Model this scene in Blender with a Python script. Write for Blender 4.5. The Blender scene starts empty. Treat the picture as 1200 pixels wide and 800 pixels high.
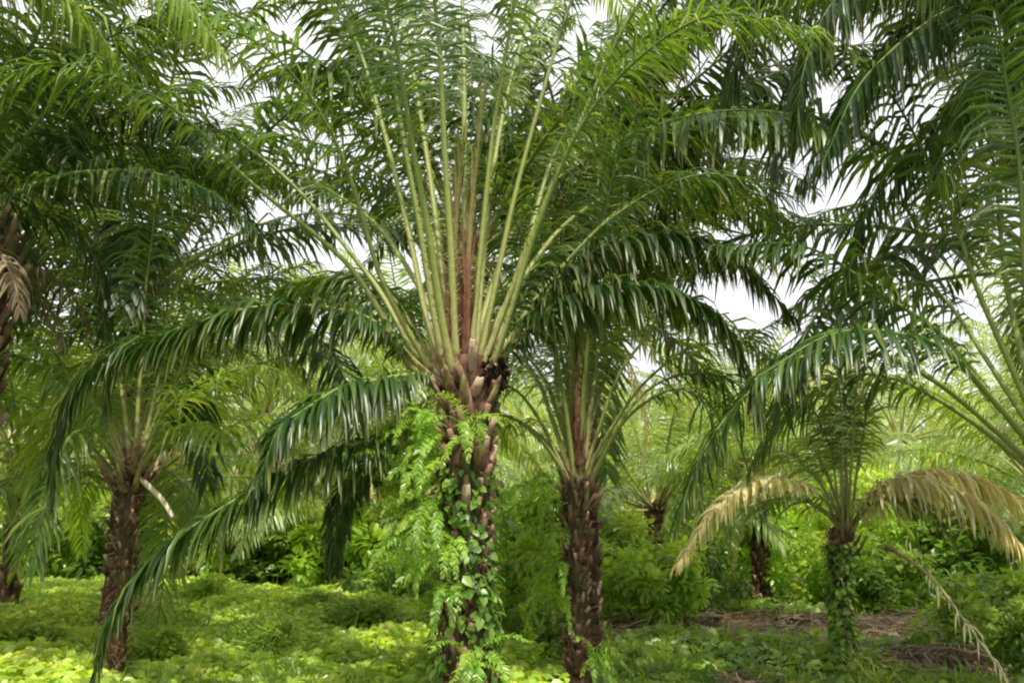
import bpy, math, random
import numpy as np
from mathutils import Vector, Matrix
random.seed(7)
rng = np.random.default_rng(7)
sc = bpy.context.scene
col = sc.collection
R = math.radians

# ------------------------------------------------------------------ camera
F_PX, PITCH, CAM_Z = 1100.0, math.atan(200 / 1100.0), 2.1
cam = bpy.data.objects.new('camera', bpy.data.cameras.new('camera'))
col.objects.link(cam)
cam.location = (0, 0, CAM_Z)
cam.rotation_euler = (math.pi / 2 + PITCH, 0, 0)
cam.data.lens = 36 * F_PX / 1200
cam.data.clip_end = 2000
cam.data.clip_start = 0.05
sc.camera = cam
CP, SP = math.cos(PITCH), math.sin(PITCH)

def at(px, py, Y):
    """world point seen at (px, py) of the 1200x800 photo at ground distance Y"""
    u, v = (px - 600) / F_PX, (400 - py) / F_PX
    d = np.array([u, CP - v * SP, SP + v * CP])
    return np.array([0, 0, CAM_Z]) + d * (Y / d[1])

def gz(x, y):
    x = np.asarray(x, float); y = np.asarray(y, float)
    return (0.07 * np.sin(x * 0.9 + 1.3) * np.sin(y * 0.7 + 0.4) + 0.04 * np.sin(x * 2.1 + y * 1.7)
            + 0.05 * np.sin(x * 0.31 - y * 0.23))

# ------------------------------------------------------------------ materials
MATS = {}
def new_mat(name):
    m = bpy.data.materials.new(name); m.use_nodes = True
    nt = m.node_tree; nt.nodes.clear()
    MATS[name] = m
    return m, nt, nt.nodes, nt.links

def ramp(nodes, stops):
    r = nodes.new('ShaderNodeValToRGB')
    e = r.color_ramp.elements
    while len(e) < len(stops): e.new(0.5)
    for el, (p, c) in zip(e, stops):
        el.position = p; el.color = (*c, 1)
    return r

def leaf_mat(name, stops, trans=0.35, gloss=0.12, rough=0.35, objvar=0.35, tip=None, tint=(2.3, 2.1, 0.9)):
    m, nt, N, L = new_mat(name)
    att = N.new('ShaderNodeAttribute'); att.attribute_name = 'var'
    rp = ramp(N, stops)
    L.new(att.outputs['Fac'], rp.inputs['Fac'])
    tc = N.new('ShaderNodeTexCoord')
    nz = N.new('ShaderNodeTexNoise'); nz.inputs['Scale'].default_value = 1.7; nz.inputs['Detail'].default_value = 3
    L.new(tc.outputs['Object'], nz.inputs['Vector'])
    oi = N.new('ShaderNodeObjectInfo')
    ma = N.new('ShaderNodeMath'); ma.operation = 'MULTIPLY_ADD'
    ma.inputs[1].default_value = objvar; ma.inputs[2].default_value = 1 - objvar / 2
    L.new(oi.outputs['Random'], ma.inputs[0])
    mb = N.new('ShaderNodeMath'); mb.operation = 'MULTIPLY_ADD'; mb.inputs[1].default_value = 0.9; mb.inputs[2].default_value = 0.55
    L.new(nz.outputs['Fac'], mb.inputs[0])
    mm = N.new('ShaderNodeMath'); mm.operation = 'MULTIPLY'
    L.new(ma.outputs[0], mm.inputs[0]); L.new(mb.outputs[0], mm.inputs[1])
    hs = N.new('ShaderNodeHueSaturation')
    L.new(rp.outputs['Color'], hs.inputs['Color']); L.new(mm.outputs[0], hs.inputs['Value'])
    colout = hs.outputs['Color']
    if tip:
        a2 = N.new('ShaderNodeAttribute'); a2.attribute_name = 'along'
        rt = ramp(N, [(0.72, (0, 0, 0)), (1.0, (1, 1, 1))])
        L.new(a2.outputs['Fac'], rt.inputs['Fac'])
        mx = N.new('ShaderNodeMix'); mx.data_type = 'RGBA'
        mt = N.new('ShaderNodeMath'); mt.operation = 'MULTIPLY'; mt.inputs[1].default_value = 0.6
        L.new(rt.outputs['Color'], mt.inputs[0])
        L.new(mt.outputs[0], mx.inputs[0]); L.new(colout, mx.inputs[6]); mx.inputs[7].default_value = (*tip, 1)
        colout = mx.outputs[2]
    df = N.new('ShaderNodeBsdfDiffuse'); tr = N.new('ShaderNodeBsdfTranslucent')
    gl = N.new('ShaderNodeBsdfGlossy'); gl.inputs['Roughness'].default_value = rough
    gl.inputs['Color'].default_value = (0.9, 0.95, 0.9, 1)
    L.new(colout, df.inputs['Color'])
    br = N.new('ShaderNodeMix'); br.data_type = 'RGBA'; br.blend_type = 'MULTIPLY'; br.inputs[0].default_value = 1
    br.inputs[7].default_value = (*tint, 1); br.clamp_result = False
    L.new(colout, br.inputs[6]); L.new(br.outputs[2], tr.inputs['Color'])
    m1 = N.new('ShaderNodeMixShader'); m1.inputs[0].default_value = trans
    L.new(df.outputs[0], m1.inputs[1]); L.new(tr.outputs[0], m1.inputs[2])
    fr = N.new('ShaderNodeFresnel'); fr.inputs['IOR'].default_value = 1.4
    fm = N.new('ShaderNodeMath'); fm.operation = 'MULTIPLY_ADD'; fm.inputs[1].default_value = 0.5; fm.inputs[2].default_value = gloss * 0.5
    L.new(fr.outputs[0], fm.inputs[0])
    fm2 = N.new('ShaderNodeMath'); fm2.operation = 'MINIMUM'; fm2.inputs[1].default_value = gloss * 1.8
    L.new(fm.outputs[0], fm2.inputs[0])
    m2 = N.new('ShaderNodeMixShader'); L.new(fm2.outputs[0], m2.inputs[0])
    L.new(m1.outputs[0], m2.inputs[1]); L.new(gl.outputs[0], m2.inputs[2])
    out = N.new('ShaderNodeOutputMaterial'); L.new(m2.outputs[0], out.inputs['Surface'])
    return m

def solid_mat(name, stops, rough=0.8, attr='var', scale=6.0, bump=0.4, mixn=0.6, spec=0.2, moss=None):
    m, nt, N, L = new_mat(name)
    att = N.new('ShaderNodeAttribute'); att.attribute_name = attr
    tc = N.new('ShaderNodeTexCoord')
    nz = N.new('ShaderNodeTexNoise'); nz.inputs['Scale'].default_value = scale; nz.inputs['Detail'].default_value = 6
    L.new(tc.outputs['Object'], nz.inputs['Vector'])
    mx = N.new('ShaderNodeMath'); mx.operation = 'MULTIPLY_ADD'; mx.inputs[1].default_value = mixn; mx.inputs[2].default_value = -mixn / 2
    L.new(nz.outputs['Fac'], mx.inputs[0])
    ad = N.new('ShaderNodeMath'); ad.operation = 'ADD'
    L.new(att.outputs['Fac'], ad.inputs[0]); L.new(mx.outputs[0], ad.inputs[1])
    rp = ramp(N, stops); L.new(ad.outputs[0], rp.inputs['Fac'])
    b = N.new('ShaderNodeBsdfPrincipled'); b.inputs['Roughness'].default_value = rough
    b.inputs['Specular IOR Level'].default_value = spec
    cout = rp.outputs['Color']
    if moss:
        n3 = N.new('ShaderNodeTexNoise'); n3.inputs['Scale'].default_value = 2.6; n3.inputs['Detail'].default_value = 7
        L.new(tc.outputs['Object'], n3.inputs['Vector'])
        r3 = ramp(N, [(0.5, (0, 0, 0)), (0.68, (0.75, 0.75, 0.75))]); L.new(n3.outputs['Fac'], r3.inputs['Fac'])
        m3 = N.new('ShaderNodeMix'); m3.data_type = 'RGBA'; L.new(r3.outputs['Color'], m3.inputs[0]); L.new(cout, m3.inputs[6]); m3.inputs[7].default_value = (*moss, 1)
        cout = m3.outputs[2]
    L.new(cout, b.inputs['Base Color'])
    bp = N.new('ShaderNodeBump'); bp.inputs['Strength'].default_value = bump; bp.inputs['Distance'].default_value = 0.02
    L.new(nz.outputs['Fac'], bp.inputs['Height']); L.new(bp.outputs[0], b.inputs['Normal'])
    out = N.new('ShaderNodeOutputMaterial'); L.new(b.outputs[0], out.inputs['Surface'])
    return m

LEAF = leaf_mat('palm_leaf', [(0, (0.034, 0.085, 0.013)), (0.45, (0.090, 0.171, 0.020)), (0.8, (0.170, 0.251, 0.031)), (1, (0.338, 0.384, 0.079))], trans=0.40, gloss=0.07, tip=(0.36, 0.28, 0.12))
LEAF_DK_SHADE = leaf_mat('palm_leaf_dark_shade', [(0, (0.016, 0.048, 0.010)), (0.5, (0.041, 0.094, 0.015)), (0.9, (0.102, 0.163, 0.023)), (1, (0.264, 0.306, 0.074))], trans=0.32, gloss=0.055, tip=(0.36, 0.28, 0.12))  # darker copy of the palm leaf, canopy shade painted into its green
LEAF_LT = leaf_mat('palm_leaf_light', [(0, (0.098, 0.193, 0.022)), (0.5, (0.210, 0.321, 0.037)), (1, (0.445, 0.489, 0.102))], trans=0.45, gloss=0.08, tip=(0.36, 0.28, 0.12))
LEAF_FAR_HAZE = leaf_mat('palm_leaf_far_haze', [(0, (0.158, 0.258, 0.064)), (0.5, (0.286, 0.392, 0.108)), (1, (0.544, 0.569, 0.241))], trans=0.42, gloss=0.08)  # paler green: distance haze is put into the leaf colour
LEAF_DRY = leaf_mat('palm_leaf_dry', [(0, (0.590, 0.514, 0.183)), (0.5, (0.900, 0.820, 0.455)), (1, (0.900, 0.880, 0.630))], trans=0.3, gloss=0.06, tint=(1.6, 1.4, 0.75))
LEAF_BROWN = leaf_mat('palm_leaf_brown', [(0, (0.12, 0.08, 0.05)), (0.5, (0.27, 0.19, 0.11)), (1, (0.46, 0.36, 0.22))], trans=0.15, gloss=0.04, tint=(1.2, 1.1, 0.9))
COVER = leaf_mat('cover_leaf', [(0, (0.169, 0.298, 0.052)), (0.5, (0.378, 0.537, 0.079)), (1, (0.681, 0.714, 0.184))], trans=0.38, gloss=0.03, objvar=0.0)
GRASS = leaf_mat('grass_blade', [(0, (0.103, 0.216, 0.028)), (0.6, (0.241, 0.377, 0.044)), (1, (0.517, 0.536, 0.112))], trans=0.35, gloss=0.04, objvar=0.0)
FERN = leaf_mat('fern_leaf', [(0, (0.122, 0.243, 0.029)), (0.5, (0.245, 0.396, 0.047)), (1, (0.459, 0.550, 0.106))], trans=0.42, gloss=0.04)
BUSH = leaf_mat('bush_leaf', [(0, (0.073, 0.162, 0.029)), (0.5, (0.172, 0.299, 0.048)), (1, (0.360, 0.447, 0.103))], trans=0.36, gloss=0.04)
VINE = leaf_mat('vine_leaf', [(0, (0.052, 0.132, 0.022)), (0.5, (0.143, 0.276, 0.036)), (1, (0.338, 0.456, 0.084))], trans=0.34, gloss=0.04)
BARK = solid_mat('palm_bark', [(0.0, (0.025, 0.013, 0.009)), (0.3, (0.13, 0.07, 0.042)), (0.62, (0.34, 0.20, 0.125)), (1.0, (0.58, 0.44, 0.32))], rough=0.9, scale=9, bump=0.8, mixn=0.9, moss=(0.09, 0.12, 0.03))
PETIOLE = solid_mat('palm_petiole', [(0.0, (0.10, 0.055, 0.035)), (0.03, (0.25, 0.16, 0.08)), (0.07, (0.34, 0.34, 0.11)), (0.3, (0.27, 0.32, 0.075)), (0.62, (0.17, 0.22, 0.05)), (1.0, (0.08, 0.13, 0.028))], rough=0.45, attr='along', scale=11, bump=0.45, mixn=0.2, spec=0.4)
PETIOLE_DRY = solid_mat('dry_petiole', [(0.0, (0.16, 0.10, 0.06)), (0.3, (0.55, 0.46, 0.2)), (1.0, (0.68, 0.62, 0.42))], rough=0.6, attr='along', scale=7, bump=0.1, mixn=0.2)
SPEAR = solid_mat('spear_sheath', [(0.0, (0.10, 0.045, 0.025)), (0.25, (0.30, 0.14, 0.08)), (0.5, (0.26, 0.22, 0.08)), (1.0, (0.13, 0.16, 0.04))], rough=0.8, attr='along', scale=14, bump=0.6, mixn=0.35)
FRUIT = solid_mat('fruit', [(0.0, (0.010, 0.007, 0.006)), (0.7, (0.035, 0.017, 0.012)), (1.0, (0.13, 0.05, 0.025))], rough=0.4, scale=12, bump=0.1)
STEM = solid_mat('stem', [(0.0, (0.05, 0.06, 0.02)), (1.0, (0.12, 0.10, 0.05))], rough=0.8)

# ground
m, nt, N, L = new_mat('ground')
tc = N.new('ShaderNodeTexCoord')
n1 = N.new('ShaderNodeTexNoise'); n1.inputs['Scale'].default_value = 0.35; n1.inputs['Detail'].default_value = 8
n2 = N.new('ShaderNodeTexNoise'); n2.inputs['Scale'].default_value = 7; n2.inputs['Detail'].default_value = 8
L.new(tc.outputs['Object'], n1.inputs['Vector']); L.new(tc.outputs['Object'], n2.inputs['Vector'])
rs = ramp(N, [(0.3, (0.08, 0.055, 0.038)), (0.5, (0.24, 0.15, 0.105)), (0.72, (0.44, 0.32, 0.24))]); L.new(n2.outputs['Fac'], rs.inputs['Fac'])
rg = ramp(N, [(0.3, (0.03, 0.07, 0.015)), (0.7, (0.09, 0.15, 0.03))]); L.new(n2.outputs['Fac'], rg.inputs['Fac'])
at_ = N.new('ShaderNodeAttribute'); at_.attribute_name = 'var'
ad = N.new('ShaderNodeMath'); ad.operation = 'ADD'; L.new(n1.outputs['Fac'], ad.inputs[0]); L.new(at_.outputs['Fac'], ad.inputs[1])
rm = ramp(N, [(0.5, (0, 0, 0)), (0.62, (1, 1, 1))]); L.new(ad.outputs[0], rm.inputs['Fac'])
mx = N.new('ShaderNodeMix'); mx.data_type = 'RGBA'
L.new(rm.outputs['Color'], mx.inputs[0]); L.new(rs.outputs['Color'], mx.inputs[6]); L.new(rg.outputs['Color'], mx.inputs[7])
b = N.new('ShaderNodeBsdfPrincipled'); b.inputs['Roughness'].default_value = 0.95; b.inputs['Specular IOR Level'].default_value = 0.1
L.new(mx.outputs[2], b.inputs['Base Color'])
bp = N.new('ShaderNodeBump'); bp.inputs['Strength'].default_value = 0.8; bp.inputs['Distance'].default_value = 0.06
L.new(n2.outputs['Fac'], bp.inputs['Height']); L.new(bp.outputs[0], b.inputs['Normal'])
o = N.new('ShaderNodeOutputMaterial'); L.new(b.outputs[0], o.inputs['Surface'])
GROUND = m

# ------------------------------------------------------------------ mesh building
def nrm(v): return v / np.maximum(np.linalg.norm(v, axis=-1, keepdims=True), 1e-9)

class Geo:
    def __init__(s): s.v = []; s.q = []; s.var = []; s.al = []; s.mi = []; s.n = 0
    def add(s, v, q, var=0.5, along=0.5, mat=0):
        v = np.asarray(v, float).reshape(-1, 3); q = np.asarray(q, int).reshape(-1, 4)
        s.v.append(v); s.q.append(q + s.n)
        s.var.append(np.broadcast_to(np.asarray(var, float), (len(v),)).copy())
        s.al.append(np.broadcast_to(np.asarray(along, float), (len(v),)).copy())
        s.mi.append(np.full(len(q), mat, int)); s.n += len(v)
    def mesh(s, name, mats, origin=(0, 0, 0), smooth=True):
        v = np.concatenate(s.v) - np.asarray(origin); q = np.concatenate(s.q)
        me = bpy.data.meshes.new(name)
        me.vertices.add(len(v)); me.vertices.foreach_set('co', v.astype(np.float32).ravel())
        me.loops.add(q.size); me.loops.foreach_set('vertex_index', q.astype(np.int32).ravel())
        me.polygons.add(len(q)); me.polygons.foreach_set('loop_start', np.arange(0, q.size, 4, dtype=np.int32))
        me.polygons.foreach_set('loop_total', np.full(len(q), 4, np.int32))
        me.polygons.foreach_set('material_index', np.concatenate(s.mi).astype(np.int32))
        me.polygons.foreach_set('use_smooth', np.full(len(q), smooth))
        for nm, arr in (('var', s.var), ('along', s.al)):
            a = me.attributes.new(nm, 'FLOAT', 'POINT'); a.data.foreach_set('value', np.concatenate(arr).astype(np.float32))
        for mt in (mats if isinstance(mats, (list, tuple)) else [mats]): me.materials.append(mt)
        me.update(calc_edges=True); me.validate()
        return me
    def obj(s, name, mats, parent=None, origin=(0, 0, 0), smooth=True):
        ob = bpy.data.objects.new(name, s.mesh(name, mats, origin, smooth)); col.objects.link(ob)
        if parent is not None: ob.parent = parent
        return ob

def tag(o, label=None, cat=None, group=None, kind=None):
    if label: o['label'] = label
    if cat: o['category'] = cat
    if group: o['group'] = group
    if kind: o['kind'] = kind
    return o

def empty(name, loc):
    e = bpy.data.objects.new(name, None); col.objects.link(e); e.location = loc; e.empty_display_size = 0.2
    return e

def strips(geo, P, D, Nn, l, w, droop, var, k=3, fold=0.25, prof=None, mat=0):
    """n leaf strips: k segments each, drooping under gravity; fold > 0 gives a V section"""
    n = len(P)
    prof = prof if prof is not None else {2: [0.55, 1, 0.05], 3: [0.45, 1.0, 0.8, 0.05], 4: [0.4, 0.95, 1, 0.7, 0.04]}[k]
    d = nrm(D); p = P.copy(); rows = []; al = []
    for i in range(k + 1):
        sd = nrm(np.cross(d, Nn)); up = nrm(np.cross(sd, d))
        ww = (w * prof[i] * 0.5)[:, None]
        if fold:
            rows.append(np.stack([p - sd * ww + up * ww * fold * 2, p, p + sd * ww + up * ww * fold * 2], 1))
        else:
            rows.append(np.stack([p - sd * ww, p + sd * ww], 1))
        al.append(i / k)
        if i < k:
            dd = d.copy(); dd[:, 2] -= droop * (0.6 + 0.8 * i) / k
            d = nrm(dd); p = p + d * (l / k)[:, None]
    c = 3 if fold else 2
    V = np.stack(rows, 1)                              # n, k+1, c, 3
    idx = np.arange(n * (k + 1) * c).reshape(n, k + 1, c)
    q = np.stack([idx[:, :-1, :-1], idx[:, :-1, 1:], idx[:, 1:, 1:], idx[:, 1:, :-1]], -1)
    geo.add(V, q, np.repeat(var, (k + 1) * c), np.tile(np.repeat(al, c), n), mat)

def spline(pts, n):
    pts = np.asarray(pts, float)
    P = np.vstack([2 * pts[0] - pts[1], pts, 2 * pts[-1] - pts[-2]])
    seg = len(pts) - 1; out = []
    m_ = 24
    for i in range(seg):
        t = np.linspace(0, 1, m_, endpoint=False)[:, None]
        a, b_, c, d = P[i:i + 4]
        out.append(0.5 * ((2 * b_) + (c - a) * t + (2 * a - 5 * b_ + 4 * c - d) * t * t + (3 * b_ - a - 3 * c + d) * t ** 3))
    out = np.vstack(out + [pts[-1:]])
    s = np.r_[0, np.cumsum(np.linalg.norm(np.diff(out, axis=0), axis=1))]
    u = np.linspace(0, s[-1], n)
    return np.stack([np.interp(u, s, out[:, j]) for j in range(3)], 1), s[-1]

def tube(geo, C, rad, al, var=0.5, seg=7, side=None, flat=1.0, mat=0):
    T = nrm(np.gradient(C, axis=0))
    if side is None:
        ref = np.array([1.0, 0.13, 0.05]) if abs(T[len(T) // 2][0]) < 0.8 else np.array([0.05, 0.1, 1.0])
        side = ref
    S = nrm(side - (T @ side)[:, None] * T); U = np.cross(S, T)
    th = np.linspace(0, 2 * math.pi, seg, endpoint=False)
    rad = np.broadcast_to(rad, (len(C),))
    V = C[:, None] + rad[:, None, None] * (np.cos(th)[None, :, None] * S[:, None] + flat * np.sin(th)[None, :, None] * U[:, None])
    n = len(C); idx = np.arange(n * seg).reshape(n, seg); nx = np.roll(idx, -1, 1)
    q = np.stack([idx[:-1], nx[:-1], nx[1:], idx[1:]], -1)
    geo.add(V, q, var, np.repeat(np.broadcast_to(al, (n,)), seg), mat)

def frond_geo(curve, az, leaf_geo, stalk_geo, length, leafy=0.22, ll=0.8, lw=0.045, spacing=0.034, droop=0.9,
              wb=0.075, k=3, fold=0.22, seg=7, lmat=0, smat=0, lean=0.0, vshift=0.0, flare=1.9, gaps=0.05, ramp_in=0.18):
    """curve: (n,3) rachis points; az: outward horizontal unit vector"""
    n = len(curve); s = np.linspace(0, 1, n)
    T = nrm(np.gradient(curve, axis=0))
    side0 = np.array([az[1], -az[0], lean])
    S = nrm(side0 - (T @ side0)[:, None] * T); U = np.cross(S, T)
    # stalk: flared base, tapering to the tip
    rad = wb * 0.5 * (0.16 + 0.84 * (1 - s) ** 1.15) * (1 + (flare - 1) * np.exp(-(s / 0.045) ** 2)) 
    tube(stalk_geo, curve, rad, s, 0.5, seg, side0, 0.72, smat)
    m_ = max(8, int(length * (1 - leafy) / spacing))
    for sgn in (-1, 1):
        u = leafy + (1 - leafy) * np.linspace(0, 1, m_) + rng.normal(0, 0.25 / m_, m_)
        u = np.clip(u, leafy * 0.9, 0.998)
        ph = rng.uniform(0, 6.28, 2)
        u = u[rng.random(m_) > gaps + 0.35 * (np.sin(u * 31 + ph[0]) * np.sin(u * 13 + ph[1]) > 0.72)]; mm = len(u)
        ip = lambda A: np.stack([np.interp(u, s, A[:, j]) for j in range(3)], 1)
        P, t, sd, up = ip(curve), nrm(ip(T)), nrm(ip(S)), nrm(ip(U))
        x = (u - leafy) / (1 - leafy)
        fwd = 0.45 + 0.65 * x ** 1.5 + rng.normal(0, 0.17, mm)
        upc = rng.choice([-0.3, 0.12, 0.55], mm) + rng.normal(0, 0.18, mm)
        upc = upc * (1 - 0.5 * x)
        D = sd * sgn + t * fwd[:, None] + up * upc[:, None]
        env = (0.30 + 0.70 * np.clip(x / ramp_in, 0, 1) ** 0.8) * (1 - 0.62 * np.clip((x - 0.45) / 0.55, 0, 1) ** 1.6)
        l = ll * env * rng.uniform(0.82, 1.12, mm)
        w = lw * (0.6 + 0.4 * env) * rng.uniform(0.8, 1.2, mm)
        var = np.clip(rng.normal(0.45 + vshift, 0.2, mm), 0, 1)
        strips(leaf_geo, P, D, nrm(up + 0.25 * rng.normal(size=(mm, 3))), l, w, droop * rng.uniform(0.6, 1.4, mm), var, k, fold, mat=lmat)

def arch(el0, bend, L, p=1.5, n=40, az=0.0, sway=0.0):
    s = np.linspace(0, 1, n); el = R(el0) - R(bend) * s ** p; a = az + sway * s ** 2
    d = np.stack([np.cos(el) * np.cos(a), np.cos(el) * np.sin(a), np.sin(el)], 1)
    return np.vstack([[0, 0, 0], np.cumsum((d[:-1] + d[1:]) / 2 * (L / (n - 1)), 0)])

# ------------------------------------------------------------------ palms
def trunk_geo(h, r, hero=True, lean=(0, 0), topflare=1.3):
    g = Geo()
    n, seg = (46, 22) if hero else (16, 10)
    z = np.linspace(-0.25, h, n); t = np.clip(z / h, 0, 1)
    prof = r * (0.78 + 0.30 * np.exp(-t * 7) + (topflare - 1.0) * 0.55 * t ** 4) * np.where(t > 0.97, 0.8, 1)
    z = np.r_[z, h + 0.06]; t = np.r_[t, 1.0]; prof = np.r_[prof, 0.02]; n += 1
    th = np.linspace(0, 2 * math.pi, seg, endpoint=False)
    rr = prof[:, None] * (1 + 0.09 * rng.normal(size=(n, seg)))
    cx = lean[0] * t ** 1.5; cy = lean[1] * t ** 1.5
    V = np.stack([cx[:, None] + rr * np.cos(th), cy[:, None] + rr * np.sin(th), np.repeat(z[:, None], seg, 1)], -1)
    idx = np.arange(n * seg).reshape(n, seg); nx = np.roll(idx, -1, 1)
    g.add(V, np.stack([idx[:-1], nx[:-1], nx[1:], idx[1:]], -1), np.clip(rng.normal(0.22, 0.1, n * seg), 0, 1))
    # spiral of old cut leaf bases
    ns = int(h / 0.021) if hero else int(h / 0.035)
    i = np.arange(ns); zz = (i + 0.5) / ns * (h - 0.05) + rng.normal(0, 0.02, ns)
    an = i * 2.39996 + rng.normal(0, 0.12, ns); tt = np.clip(zz / h, 0, 1)
    R0 = np.interp(zz, z, prof) * 0.86
    out = np.stack([np.cos(an), np.sin(an), 0 * an], 1); tan = np.stack([-np.sin(an), np.cos(an), 0 * an], 1)
    upv = np.array([0, 0, 1.0])
    C = np.stack([np.interp(zz, z, cx), np.interp(zz, z, cy), zz], 1) + out * R0[:, None]
    el = rng.uniform(0.75, 1.25, ns) + 0.1 * tt
    ax = out * np.cos(el)[:, None] + upv * np.sin(el)[:, None]; ax = nrm(ax + tan * rng.normal(0, 0.16, ns)[:, None])
    nn = nrm(np.cross(tan, ax)); nn *= np.sign((nn * out).sum(1))[:, None]
    ln = r * rng.uniform(0.45, 0.95, ns) * (0.75 + 0.75 * tt ** 2); wd = r * rng.uniform(0.32, 0.52, ns); tk = r * rng.uniform(0.16, 0.28, ns)
    secs = [(-0.15, 1.15, 1.0), (0.45, 0.85, 0.85), (1.0, 0.6, 0.7), (1.02, 0.3, 0.3)]
    rows = []
    for (a, ws, ts) in secs:
        c = C + ax * (ln * a)[:, None]
        W = tan * (wd * ws * 0.5)[:, None]; K = nn * (tk * ts)[:, None]
        rows.append(np.stack([c - W, c - W * 0.5 + K, c + W * 0.5 + K, c + W, c - K * 0.25], 1))
    V = np.stack(rows, 1); kk = len(secs); idx = np.arange(ns * kk * 5).reshape(ns, kk, 5); nx = np.roll(idx, -1, 2)
    q = np.stack([idx[:, :-1], nx[:, :-1], nx[:, 1:], idx[:, 1:]], -1)
    va = np.clip(rng.normal(0.45, 0.18, ns), 0.02, 1)
    vv = np.repeat(va, kk * 5).reshape(ns, kk, 5); vv[:, 2:] += 0.22; vv[:, 0] -= 0.2
    g.add(V, q, np.clip(vv.ravel(), 0, 1))
    # fibres
    nf = int(h * (160 if hero else 25))
    zf = rng.uniform(0.05, h, nf); af = rng.uniform(0, 2 * math.pi, nf)
    o_ = np.stack([np.cos(af), np.sin(af), 0 * af], 1)
    P = np.stack([np.interp(zf, z, cx), np.interp(zf, z, cy), zf], 1) + o_ * (np.interp(zf, z, prof) * rng.uniform(0.9, 1.25, nf))[:, None]
    D = o_ * 0.7 + rng.normal(0, 0.5, (nf, 3)) + np.array([0, 0, 0.3])
    strips(g, P, D, nrm(rng.normal(size=(nf, 3))), rng.uniform(0.08, 0.26, nf), rng.uniform(0.006, 0.018, nf), rng.uniform(0, 1.5, nf), np.clip(rng.normal(0.35, 0.2, nf), 0, 1), 2, 0)
    return g

def palm_root(x, y, label, group='oil palms standing in the plantation rows', name='oil_palm'):
    e = empty(name, (x, y, float(gz(x, y))))
    return tag(e, label, 'palm', group)

def add_frond(root, curve, az, mats=(None, None), label=None, **kw):
    lm, sm = mats[0] or LEAF, mats[1] or PETIOLE
    s_ = np.linspace(0, 1, len(curve)); ph = rng.uniform(0, 6.28, (3, 2))
    curve = curve + np.stack([0.03 * np.sin(s_ * 7 + ph[k, 0]) * s_ + 0.012 * np.sin(s_ * 19 + ph[k, 1]) * s_ ** 0.5 for k in range(3)], 1)
    L_ = float(np.linalg.norm(np.diff(curve, axis=0), axis=1).sum())
    lg, sg = Geo(), Geo()
    frond_geo(curve, az, lg, sg, L_, **kw)
    m_ = int(70 * L_ / 5); u = rng.uniform(0.05, kw.get('leafy', 0.22) + 0.05, m_)
    n_ = len(curve); ss = np.linspace(0, 1, n_); T_ = nrm(np.gradient(curve, axis=0))
    P_ = np.stack([np.interp(u, ss, curve[:, j]) for j in range(3)], 1); t_ = nrm(np.stack([np.interp(u, ss, T_[:, j]) for j in range(3)], 1))
    sd_ = nrm(np.cross(t_, np.array([-az[0], -az[1], 0.3]))) * rng.choice([-1, 1], m_)[:, None]
    strips(sg, P_ + sd_ * kw.get('wb', 0.075) * 0.3, sd_ + t_ * 0.8, nrm(np.cross(sd_, t_)), rng.uniform(0.04, 0.09, m_), np.full(m_, 0.012), np.zeros(m_), np.full(m_, 0.5), 2, 0)
    sg.al[-1][:] = 0.05
    org = np.asarray(root.location)
    f = lg.obj('frond', lm, root, org)
    p = sg.obj('leaf_stalk', sm, f, org)
    if label: f['label'] = label
    return f

def px_frond(root, pts, mats=(None, None), n=44, az=None, **kw):
    if root.get('foot') is not None and not kw.pop('loose', False):
        fx, fy, fY = root['foot']; x0, y0, Y0 = pts[0]
        pts = [(fx + (x0 - fx) * 0.42, max(y0, fy) + 12, fY + (Y0 - fY) * 0.5)] + list(pts)
    W = np.array([at(*p) for p in pts])
    c, L_ = spline(W, n)
    if az is None:
        h = (c[-1] - c[0])[:2]
        az = h / np.linalg.norm(h) if np.linalg.norm(h) > 0.25 else np.array([0.3, -0.95])
    else: az = np.array([math.cos(az), math.sin(az)])
    return add_frond(root, c, az, mats, **kw)

def gen_frond(root, crown, az, el0, bend, L_, r0=0.12, mats=(None, None), p=1.5, **kw):
    a = np.array([math.cos(az), math.sin(az)])
    c = arch(el0, bend, L_, p, 40, az, rng.normal(0, 0.18)) + np.asarray(crown) + np.array([a[0] * r0, a[1] * r0, 0])
    return add_frond(root, c, a, mats, lean=rng.normal(0, 0.25), **kw)

def spear(root, base, tip_dir, L_, w=0.07):
    g = Geo(); c, _ = spline([base, np.asarray(base) + np.asarray(tip_dir) * L_ * 0.5, np.asarray(base) + np.asarray(tip_dir) * L_ + np.array([0.1, -0.05, 0])], 30)
    s = np.linspace(0, 1, 30)
    tube(g, c, w * (1.0 - 0.85 * s) , s, 0.5, 8)
    m_ = 170; u = rng.uniform(0.03, 0.95, m_); P = np.stack([np.interp(u, s, c[:, j]) for j in range(3)], 1)
    an = rng.uniform(0, 2 * math.pi, m_); o_ = np.stack([np.cos(an), np.sin(an), 0 * an], 1)
    P = P + o_ * (w * 0.9 * (1 - 0.85 * u))[:, None]
    strips(g, P, o_ * 0.16 + np.array([0, 0, 1.0]), nrm(o_), rng.uniform(0.15, 0.5, m_), rng.uniform(0.012, 0.03, m_), np.full(m_, 0.1), rng.random(m_), 2, 0)
    g.al[-1] = np.repeat(u, 6)
    return g.obj('spear_leaf', SPEAR, root, np.asarray(root.location))

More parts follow.
